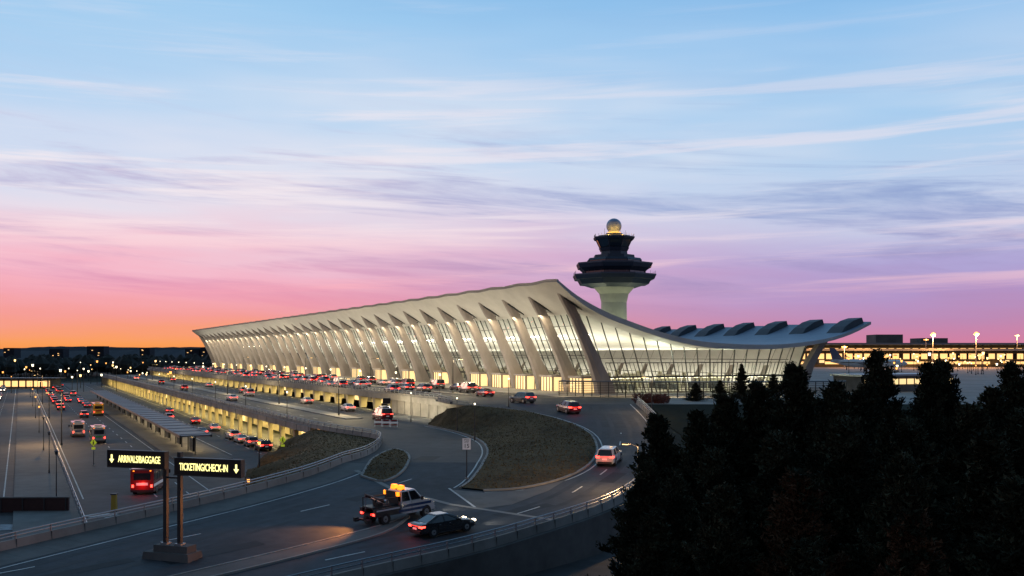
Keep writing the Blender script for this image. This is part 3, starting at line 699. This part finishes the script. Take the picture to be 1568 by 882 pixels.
# ---------------------------------------------------------------- street furniture
def text(body,size,loc,rot,m,parent,name='lettering',align='CENTER'):
    c=bpy.data.curves.new(name,'FONT'); c.body=body; c.size=size; c.align_x=align; c.align_y='CENTER'; c.extrude=.008; c.materials.append(m)
    o=bpy.data.objects.new(name,c); COL.objects.link(o); o.location=loc; o.rotation_euler=rot; o.parent=parent; return o
def guide_sign():
    G=empty('overhead_guide_sign',(-22.4,64.6,zS(0,64.6)),math.radians(-18))
    mb=MB()
    mb.box((0,0,.15),(3.6,1.6,.6),concd,top=(.96,.9)); mb.box((.2,0,.65),(2.6,1.0,.5),concd)
    for x in(-.5,.6): mb.box((x,0,3.9),(.26,.26,6.2),dark); mb.box((x,0,.95),(.5,.5,.12),steel)
    mb.box((0,0,5.3),(1.1,.12,.12),dark)
    mb.obj('posts',parent=G)
    for x0,w,txt,ar in((-2.55,4.5,'ARRIVALS/BAGGAGE','L'),(2.95,5.0,'TICKETING/CHECK-IN','R')):
        z=6.45 if x0<0 else 6.1
        mb=MB(); mb.box((x0,-.22,z),(w,.36,1.05),signb); mb.box((x0,-.22,z+.555),(w+.1,.42,.06),dark); mb.box((x0,-.22,z-.555),(w+.1,.42,.06),dark)
        mb.box((x0-(w/2+.03)*(1 if x0<0 else -1),-.22,z),(.08,.42,1.1),dark)
        ax=x0-w/2+.3 if ar=='L' else x0+w/2-.3
        mb.add([(ax-.07,-.415,z+.28),(ax+.07,-.415,z+.28),(ax+.07,-.415,z-.02),(ax-.07,-.415,z-.02)],[(0,1,2,3)],signy)
        mb.add([(ax-.2,-.415,z-.02),(ax+.2,-.415,z-.02),(ax,-.415,z-.3)],[(0,1,2)],signy)
        mb.obj('panel',parent=G)
        t=text(txt,.66,(x0+(.25 if ar=='L' else -.25),-.415,z-.02),(math.pi/2,0,0),signy,G); t.data.offset=.006; t.scale=((w-.9)/(.62*.66*len(txt)),1,1)
guide_sign()
def post_sign(name,x,y,z,h,rz,kind):
    G=empty(name,(x,y,z),rz); mb=MB(); mb.cyl((0,0,0),(0,0,h),.05,.05,dark,8); mb.box((0,0,.06),(.3,.3,.12),conc)
    if kind=='speed':
        mb.box((0,-.06,h-.55),(.78,.03,1.05),signw); mb.box((0,-.045,h-.55),(.84,.02,1.11),dark); mb.obj('post',parent=G)
        text('SPEED\nLIMIT',.19,(0,-.085,h-.27),(math.pi/2,0,0),signb,G); text('15',.54,(0,-.085,h-.75),(math.pi/2,0,0),signb,G)
    elif kind=='ped':
        s=.55; mb.add([(-s,-.06,h-.4),(0,-.06,h-.4-s),(s,-.06,h-.4),(0,-.06,h-.4+s),(-s,-.03,h-.4),(0,-.03,h-.4-s),(s,-.03,h-.4),(0,-.03,h-.4+s)],[(0,1,2,3),(7,6,5,4),(0,4,5,1),(1,5,6,2),(2,6,7,3),(3,7,4,0)],signyg)
        mb.cyl((0,-.08,h-.16),(0,-.065,h-.16),.08,.08,signb,10); mb.box((0,-.075,h-.42),(.16,.02,.32),signb); mb.box((-.08,-.075,h-.68),(.08,.02,.26),signb); mb.box((.1,-.075,h-.68),(.08,.02,.26),signb)
        mb.box((0,-.06,h-1.2),(.6,.03,.32),signyg); mb.obj('post',parent=G)
    elif kind=='dir':
        mb.box((0,-.08,h-.5),(1.3,.06,.9),signb); mb.box((0,-.06,h-.5),(1.4,.05,1.0),steel); mb.obj('post',parent=G)
post_sign('speed_limit_sign',-4.2,90.8,zS(0,90.8)+.1,3.8,math.radians(-5),'speed')
post_sign('pedestrian_crossing_sign',-32.5,139,-8,3.9,math.radians(-15),'ped')
post_sign('pedestrian_crossing_sign',-58.5,137,-7.9,3.6,math.radians(-15),'ped')
post_sign('directional_sign',*W(8,-30),-3.4,3.4,math.radians(10),'dir')
def lamp(x,y,z,h,m=warm_l,arm=1.2,rz=0,r=.05,pw=0,col=(1,.75,.4),hs=1.0):
    mb=MB(); mb.cyl((0,0,0),(0,0,h),r*1.4,r*.8,dark,8); mb.cyl((0,0,0),(0,0,.5),r*2.2,r*2,dark,8)
    if arm: mb.cyl((0,0,h-.05),(arm,0,h+.15),r*.6,r*.5,dark,6); mb.box((arm+.2,0,h+.13),(.6,.26,.12),dark); mb.box((arm+.2,0,h+.05),(.5,.24,.07),m)
    else: mb.cyl((0,0,h),(0,0,h+.22*hs),.08*hs,.11*hs,m,8); mb.cyl((0,0,h+.22*hs),(0,0,h+.3*hs),.2*hs,.08*hs,dark,8)
    o=mb.obj('street_lamp',(x,y,z),rz)
    if pw: point('lamp_light',(arm+.2 if arm else 0,0,h-.15),pw,col,.15,o)
for u in range(0,380,22): lamp(*W(u,-23.2),0,4.0,cool_l,0,0,hs=1.5)
for u in range(10,380,34): lamp(*W(u,-47),-3.4,4.5,cool_l,0,0,hs=1.3)
for i,(u,v) in enumerate(((-42,-84),(-14,-84),(20,-84),(60,-84),(110,-84),(170,-84),(240,-84))): lamp(*W(u,v),-7.9,5.0,dark if i<3 else orange_l,0,0,hs=1.5)
lamp(-32.0,124,-8,4.2,orange_l,0,0,.08,160,(1,.5,.15),1.8); lamp(-30,111.5,-8,1.1,orange_l,0,0,.07,90,(1,.5,.15),1.6); lamp(-29,104,-8,1.1,orange_l,0,0,.07,90,(1,.5,.15),1.6); lamp(-28.8,146,-8,4.2,orange_l,0,0,.08,120,(1,.5,.15),1.6)
lamp(-7.8,139,-3.3,4.6,cool_l,0); lamp(-16.5,160,-3.4,4.6,cool_l,0); lamp(-4.6,121,-3.0,4.4,cool_l,0); lamp(-.5,146.5,-.3,4.2,cool_l,0)
for u in (30,110,190,280): 
    lamp(*W(u,-81),-8,9,warm_l,2.0,ANG+math.pi/2,.08,5500,(1,.6,.26))
for u in (15,60,120,200,290): lamp(*W(u,-36.5),-3.3,6.5,warm_l,1.6,ANG-math.pi/2,.08,4200,(1,.78,.42))
for u in (20,70,130,220): lamp(*W(u,-12.2),.1,6.5,warm_l,1.6,ANG-math.pi/2,.08,3000,(1,.78,.44))
for u in (150,300): lamp(*W(u,-112),-8,10,warm_l,2.0,ANG+math.pi/2,.08,2400,(1,.6,.26))
lamp(10.9,84.6,zS(0,84.6),4.2,warm_l,1.0,math.radians(150),.06,1700,(1,.58,.25))  # lamp added out of sight behind the conifers to warm the island and road
lamp(20,140,zS(0,140),5,warm_l,1.0,math.radians(180),.06,900,(1,.62,.28))
mb=MB()
for i in range(120):
    u=-66+i*3; mb.cyl(L3(u,-82.3,-7.85),L3(u,-82.3,-6.75),.05,.05,steel,5)
for z in(-6.75,-7.2): mb.box(L3(112,-82.3,z),(360,.07,.07),steel)
aligned(mb,'pedestrian_railing')
mb=MB(); ubox(mb,0,210,-65.6,-61.2,-4.9,-4.72,canopym); ubox(mb,0,210,-65.8,-65.6,-5.05,-4.65,dark); ubox(mb,0,210,-61.2,-61.0,-5.05,-4.65,dark)
for i in range(31):
    u=2+i*7; mb.cyl(L3(u,-63.2,-7.85),L3(u,-63.2,-4.9),.1,.1,dark,8); mb.box(L3(u,-63.2,-4.97),(.15,4.2,.12),dark); mb.box(L3(u,-63.4,-4.68),(.1,4.3,.06),dark)
    if i%2==0: ubox(mb,u+1,u+4.5,-63.4,-63.1,-7.5,-5.4,carglass)
    ubox(mb,u+2,u+3.6,-62.3,-62.1,-4.98,-4.91,warm_l)
aligned(mb,'bus_shelter')
area('shelter_lamp',(*W(60,-61.8),-5.1),(110,.3),2200,(1,.74,.36),(0,0,ANG))
for x,y in((-20.5,150),(-19.2,149.3),(-17.9,148.6)):
    mb=MB()
    for k in range(3): mb.box((0,0,.35+k*.33),(1.2,.05,.2),PA['red'] if k%2==0 else signw)
    for s in(-1,1):
        mb.box((s*.5,.12,.55),(.06,.06,1.15),signw,off=(0,-.12)); mb.box((s*.5,-.12,.55),(.06,.06,1.15),signw,off=(0,.12))
    mb.obj('traffic_barricade',(x,y,-3.4),.2)
mb=MB(); mb.box((0,0,.8),(.5,.5,1.6),PA['yellow'],top=(.85,.85)); mb.box((0,0,1.65),(.56,.56,.12),dark); mb.obj('parking_pay_station',(-39.8,98,-8))
mb=MB(); mb.box((0,0,.7),(13,.4,1.4),mat('dark_brick',(.05,.02,.018),.9,noise=.3,nscale=2)); mb.box((0,0,1.45),(13.2,.5,.1),concd)
for k in range(7): mb.box((-6.3+k*2.1,-.23,.7),(.12,.08,1.4),dark)
mb.obj('boundary_wall',(-50.5,97,-8),math.radians(2))
grv=mat('white_gravel',(.26,.28,.3),.9,noise=.6,nscale=9,bump=1)
sheet('gravel_bed',[(-60,84.5),(-41,87.5),(-38.6,89.4),(-41,90.3),(-60,88.6)],-8,.03,grv)
for i in range(7): ribbon('crosswalk_marking',[(-41.5+i*.9,94.2-i*.25),(-40.4+i*.9,96.4-i*.25)],.45,-8,.014,white)

mb=MB(); fp=[(8.5,177),(20,172.5),(38,171),(60,176)]
woodm=mat('fence_panel',(.09,.06,.045),.6,noise=.3,nscale=2)
for a,b in zip(fp,fp[1:]):
    a=Vector((*a,0));b=Vector((*b,0));L=(b-a).length;n=int(L/1.5)
    for i in range(n+1):
        p=a.lerp(b,i/n); mb.box((p.x,p.y,1.4),(.14,.14,2.8),dark)
    for k in range(9):
        z=.3+k*.3
        mb.cyl(a+Vector((0,0,z)),b+Vector((0,0,z)),.06,.06,woodm,4)
    mb.cyl(a+Vector((0,0,2.85)),b+Vector((0,0,2.85)),.1,.1,steel,6)
mb.obj('plaza_fence')
area('plaza_lamp',(28,176,2.2),(40,.3),1500,(1,.75,.4),(math.radians(10),0,0))
def leafball(mb,c,rx,rz,n,m,s=.18):
    for i in range(n):
        d=Vector((random.gauss(0,1),random.gauss(0,1),random.gauss(0,1))).normalized()*random.uniform(.55,1.05)
        p=Vector((c[0]+d.x*rx,c[1]+d.y*rx,c[2]+d.z*rz)); a=Vector((random.gauss(0,1),random.gauss(0,1),random.gauss(0,1))).normalized()*s; b=a.orthogonal().normalized()*s*.7
        mb.add([p-a,p+b,p+a,p-b],[(0,1,2,3)],m)
leafr=mat('red_shrub_leaf',(.09,.025,.015),.8,noise=.4,nscale=2)
mb=MB()
for i in range(9): leafball(mb,(random.uniform(-2.5,2.5),random.uniform(-1,1),.7),1.0,.8,160,leafr)
mb.cyl((0,0,0),(0,0,.6),.1,.05,dark,6); mb.obj('shrub_bed',(21.5,153,0))

# ---------------------------------------------------------------- conifers
leaf1=mat('conifer_foliage',(.045,.048,.028),.9,noise=.5,nscale=.7,spec=.15); leaf2=mat('conifer_foliage_dark',(.02,.023,.014),.95,noise=.5,nscale=.7,spec=.1); leaf3=mat('conifer_foliage_brown',(.075,.04,.022),.95,noise=.5,nscale=.7,spec=.1)
bark=mat('bark',(.03,.022,.016),.9,noise=.4,nscale=3)
def conifer(seed,H=14,R=4.2,brown=False,dens=1.0):
    rnd=random.Random(seed); mb=MB(); mb.cyl((0,0,0),(0,0,H*.99),.28,.03,bark,8)
    k=mb.mi(leaf1),mb.mi(leaf2),mb.mi(leaf3)
    nl=int(230*dens)
    for i in range(nl):
        t=(i+rnd.random())/nl; z=H*(.05+.94*t); az=rnd.uniform(0,6.283)
        Lb=R*((1-t)**.85)*rnd.uniform(.5,1.15)+.22; rise=rnd.uniform(.05,.6)+.6*t
        d=Vector((math.cos(az),math.sin(az),rise)).normalized()
        p0=Vector((0,0,z)); tip=p0+d*Lb
        mb.cyl(p0,tip,.05,.012,bark,4)
        n=int(42*Lb)+24
        kk=k[2] if (brown and rnd.random()<.6) else (k[0] if rnd.random()<.45 else k[1])
        for j in range(n):
            s=rnd.random()**.65; p=p0+d*Lb*s+Vector((rnd.gauss(0,1),rnd.gauss(0,1),rnd.gauss(0,.8)))*((.34*(1.15-s))*(1-.6*t)+.06)
            g=(d*rnd.uniform(.4,1)+Vector((rnd.gauss(0,.5),rnd.gauss(0,.5),rnd.gauss(.25,.4)))).normalized()*rnd.uniform(.12,.25)
            w=g.cross(Vector((rnd.gauss(0,1),rnd.gauss(0,1),rnd.gauss(0,1)))).normalized()*rnd.uniform(.04,.08)
            o=len(mb.v); mb.v+=[tuple(p-w),tuple(p+w),tuple(p+g)]; mb.f.append((o,o+1,o+2)); mb.m.append(kk)
            o=len(mb.v); mb.v+=[tuple(p-g*.4-w*.5),tuple(p+w.cross(g).normalized()*.08),tuple(p+g*.9)]; mb.f.append((o,o+1,o+2)); mb.m.append(kk)
    me=bpy.data.meshes.new('conifer'); me.from_pydata(mb.v,[],mb.f)
    for m_ in mb.mats: me.materials.append(m_)
    me.polygons.foreach_set('material_index',mb.m); me.update(); return me
TM=[conifer(1),conifer(2,14,3.8),conifer(3,14,4.7),conifer(4,14,4.2,True)]
def tree(x,y,zt,zb=-9,k=None,wide=1.0):
    me=TM[k] if k is not None else random.choice(TM[:3]); o=bpy.data.objects.new('conifer_tree',me); COL.objects.link(o)
    s=(zt-zb)/14; o.location=(x,y,zb); o.scale=(wide,wide,s); o.rotation_euler=(0,0,random.uniform(0,6.28)); return o
for x,y,zt,w in((7.7,52,4.4,1.0),(6.5,47,2.4,.85),(9.4,50,4.6,1.1),(11.8,54,5.3,1.15),(13.8,55,6.0,1.15),(15.0,52,7.0,1.15),(16.2,49,6.1,1.1),(17.6,56,5.0,1.2),(19.4,55,5.5,1.2),(21.0,58,5.8,1.1),(22.4,60,7.7,1.1),(24.2,57,7.0,1.0),(26.4,60,7.1,1.1),(25.0,51,5.8,1.1),(28.6,56,7.0,1.1),(30.4,54,6.0,1.2),(31.8,60,6.9,1.2),(12.0,44,4.0,1.2),(14.7,43,4.7,1.2),(17.8,44,4.6,1.2),(21.0,45,5.2,1.2),(24.0,46,4.9,1.2),(9.2,44.5,3.2,1.0),(17,64,4.6,1.3),(23,68,4.9,1.3),(29,68,5.6,1.4),(12.6,60,3.8,1.2),(20.4,50,4.3,1.3),(18.6,48,4.9,1.2)): tree(x,y,zt,-9,None,w)
tree(10.3,35,3.4,-9,3,1.15); tree(7.6,35.5,2.8,-9,0,1.0); tree(13.6,34,4.0,-9,2,1.05); tree(17.6,36,4.6,-9,1,1.3); tree(5.9,40,1.2,-9,1,.9); tree(16.0,31,3.6,-9,0,1.1); tree(12.2,30,2.8,-9,3,1.0); tree(9.0,30,1.8,-9,1,1.0); tree(7.2,43,2.2,-9,2,.85)
tree(37,158,6.0,-.2,1,.6); tree(30,160,3.0,-.2,0,.5); tree(43,161,4.4,-.2,2,.5); tree(34,160,3.4,-.2,0,.5)
mb=MB(); mb.add([(19.4,150,-.03),(900,150,-.03),(900,105,-8.1),(28,105,-8.1)],[(0,1,2,3)],soil); mb.obj('grass_bank')
mb=MB(); mb.add([(19.3,60,-8.9),(19.3,150,-.1),(28,105,-8.1),(28,60,-8.9)],[(0,1,2,3)],soil); mb.obj('grass_bank')

# ---------------------------------------------------------------- distance
hillm=mat('distant_hill_forest',(.02,.024,.034),.95,noise=.4,nscale=.01)
def ridge(name,y,x0,x1,h,amp,seed,depth=300):
    rnd=random.Random(seed); mb=MB(); n=420; r1=[];r2=[];r3=[]
    a=[rnd.uniform(0,6) for _ in range(6)]
    for i in range(n+1):
        x=x0+(x1-x0)*i/n; z=h+amp*(math.sin(x*.0021+a[0])+.6*math.sin(x*.0053+a[1])+.3*math.sin(x*.013+a[2]))+rnd.uniform(-.07,.12)*amp*2
        r1.append((x,y,-8.2)); r2.append((x+rnd.uniform(-2,2),y+depth*.4,z)); r3.append((x,y+depth,-8.2))
    mb.loft([r1,r2,r3],hillm,False,False); mb.obj(name)
ridge('distant_hills',2300,-3500,3500,19,3.5,2); ridge('distant_hills',3600,-4500,4500,32,6,5)
farleaf=mat('treeline_foliage',(.014,.017,.014),.95,noise=.5,nscale=.1)
mb=MB(); rnd=random.Random(5)
for i in range(520):
    x=rnd.uniform(-700,-150); y=rnd.uniform(560,720)+(-x)*.15
    rr=rnd.uniform(4,7.5); mb.cyl((x,y,-8),(x,y,-3),.4,.3,bark,4)
    rings=[]; n=7
    for k in range(6):
        t=k/5; q=rr*math.sin(math.pi*(.15+.8*t))*rnd.uniform(.7,1.1); rings.append([(x+q*math.cos(6.283*j/n)*rnd.uniform(.7,1.15),y+q*math.sin(6.283*j/n),-5+t*rnd.uniform(.95,1.05)*rr*1.7) for j in range(n)])
    mb.loft(rings,farleaf)
mb.obj('distant_treeline')
mb=MB(); rnd=random.Random(9)
for i in range(7):
    x=-1120+i*95+rnd.uniform(-35,35); hh=rnd.uniform(20,27); w=rnd.uniform(20,50); mb.box((x,2200,hh/2),(w,30,hh),hillm)
    for k in range(3): mb.box((x+rnd.uniform(-w*.4,w*.4),2184,rnd.uniform(4,hh-3)),(3,.5,1.2),winfar)
mb.obj('distant_office_buildings')
for i in range(50):
    y=rnd.uniform(400,640); x=-y*rnd.uniform(.30,.53); lamp(x,y,-8,rnd.uniform(5,12),rnd.choice([orange_l,orange_l,warm_l,cool_l]),0,0,.1,0,hs=rnd.uniform(1.5,5))
mb=MB(); mb.box((0,0,2.2),(40,10,4.4),concd); mb.box((0,-5.1,2.2),(38,.2,2.6),winfar); mb.box((0,0,4.6),(44,13,.5),dark)
for k in range(12): mb.box((-18+k*3.3,-5.3,2.2),(.6,.3,4.2),dark)
mb.obj('toll_plaza_building',(-232,455,-8),.05)
C1=MB()
C1.box((330,640,5),(320,40,10),concd); C1.box((330,619.8,6.5),(316,.3,3.4),winfar); C1.box((330,619.7,2.4),(316,.3,1.6),winfar); C1.box((330,618,10.6),(326,48,1.2),steel)
for i in range(54): C1.box((174+i*6,619.5,6.5),(1.2 if i%3 else 2.6,.5,3.6),dark)
for i in range(8): C1.box((190+i*38,610,3.2),(4,18,3.4),concd); C1.box((190+i*38,600.8,3.4),(3,.3,1.6),winwarm)
C1.obj('airport_concourse')
C2=MB(); C2.box((560,1100,9),(520,60,18),concd); C2.box((560,1069,12),(510,.5,5),winfar); C2.box((560,1068,19),(540,70,2),steel)
for i in range(60): C2.box((305+i*8.7,1068.5,12),(2.4,.6,5.2),dark)
for x,hh in((420,30),(470,26),(640,34),(700,28)): C2.box((x,1105,hh/2),(30,30,hh),concd)
C2.obj('airport_concourse')
for x,y,hh,pw in((232,540,18.5,60000),(270,570,19.5,60000),(190,560,12,12000),(330,640,20,15000),(262,620,17,0)):
    mb=MB(); mb.cyl((0,0,0),(0,0,hh),.3,.15,steel,8)
    for k in range(4): mb.box((-1.2+k*.8,-.2,hh),(.6,.4,.5),orange_l)
    mb.sphere((0,-.5,hh+.1),1.3 if pw>20000 else .5,warm_l if pw<20000 else orange_l,10,1,6)
    o=mb.obj('floodlight_mast',(x,y,0)); 
    if pw: point('mast_light',(0,-2.5,hh-1.5),pw,(1,.42,.12),.6,o)
for i in range(80): y=rnd.uniform(360,600); lamp(y*rnd.uniform(.34,.52),y,0,rnd.uniform(2,8),rnd.choice([orange_l,orange_l,warm_l,cool_l]),0,0,.1,0,hs=rnd.uniform(1.5,5))
def plane(x,y,psi,s,fin):
    mb=MB(); w=PA['white']; rings=[]
    for t,r in((-18,.25),(-15,.9),(-10,1.7),(-5,1.95),(8,1.95),(13,1.85),(16,1.4),(17.6,.7),(18.2,.15)):
        dz=(.9 if t<-14 else (.4 if t<-9 else 0)); rings.append([(t,r*math.cos(6.283*j/16),4+dz+r*math.sin(6.283*j/16)) for j in range(16)])
    mb.loft(rings,w)
    for s_ in(-1,1):
        mb.loft([[(4,s_*1.5,3.2),(-2.5,s_*1.5,3.2),(-2.5,s_*1.5,3.7),(4,s_*1.5,3.6)],[(-3.5,s_*16,4.6),(-5.2,s_*16,4.6),(-5.2,s_*16,4.75),(-3.5,s_*16,4.75)]],steel)
        mb.loft([[(-13.5,s_*.6,5.3),(-16.5,s_*.6,5.3),(-16.5,s_*.6,5.5),(-13.5,s_*.6,5.5)],[(-16.5,s_*6,5.8),(-18,s_*6,5.8),(-18,s_*6,5.9),(-16.5,s_*6,5.9)]],w)
        mb.cyl((3.6,s_*5.6,2.3),(-.2,s_*5.6,2.3),1.05,.7,w,14); mb.cyl((3.7,s_*5.6,2.3),(3.55,s_*5.6,2.3),.85,.85,dark,14)
        mb.cyl((-1.5,s_*3,0),(-1.5,s_*3,3.2),.12,.15,steel,6); mb.cyl((-1.5,s_*2.8,.55),(-1.5,s_*3.2,.55),.55,.55,black,12)
        mb.box((-1,s_*1.955,4.5),(24,.03,.35),carglass)
    mb.loft([[(-11.5,-.15,5.8),(-17.2,-.15,5.8),(-17.2,.15,5.8),(-11.5,.15,5.8)],[(-16,-.08,11.8),(-18.6,-.08,11.8),(-18.6,.08,11.8),(-16,.08,11.8)]],fin)
    mb.cyl((14,0,0),(14,0,3),.1,.12,steel,6); mb.cyl((14,-.15,.4),(14,.15,.4),.4,.4,black,10)
    o=mb.obj('airliner',(x,y,0),psi); o.scale=(s,s,s)
plane(160,440,math.radians(-24),.9,PA['blue'])
mb=MB(); mb.box((0,0,1.6),(26,8,3.2),concd); mb.box((0,-4.05,2.1),(25,.1,1.1),winwarm); mb.box((0,0,3.4),(27,9,.4),steel)
for i in range(12): mb.box((-12+i*2.2,-4.12,2.1),(.25,.1,1.2),dark)
mb.obj('ground_service_building',(80,205,0),math.radians(26))

# ---------------------------------------------------------------- camera
cam=bpy.data.cameras.new('camera'); co=bpy.data.objects.new('camera',cam); COL.objects.link(co)
co.location=(0,0,7.6); co.rotation_euler=(math.pi/2,0,0); cam.sensor_width=36; cam.lens=34.44; cam.shift_y=(543-441)/1568; cam.clip_end=12000; cam.clip_start=.3
SC.camera=co
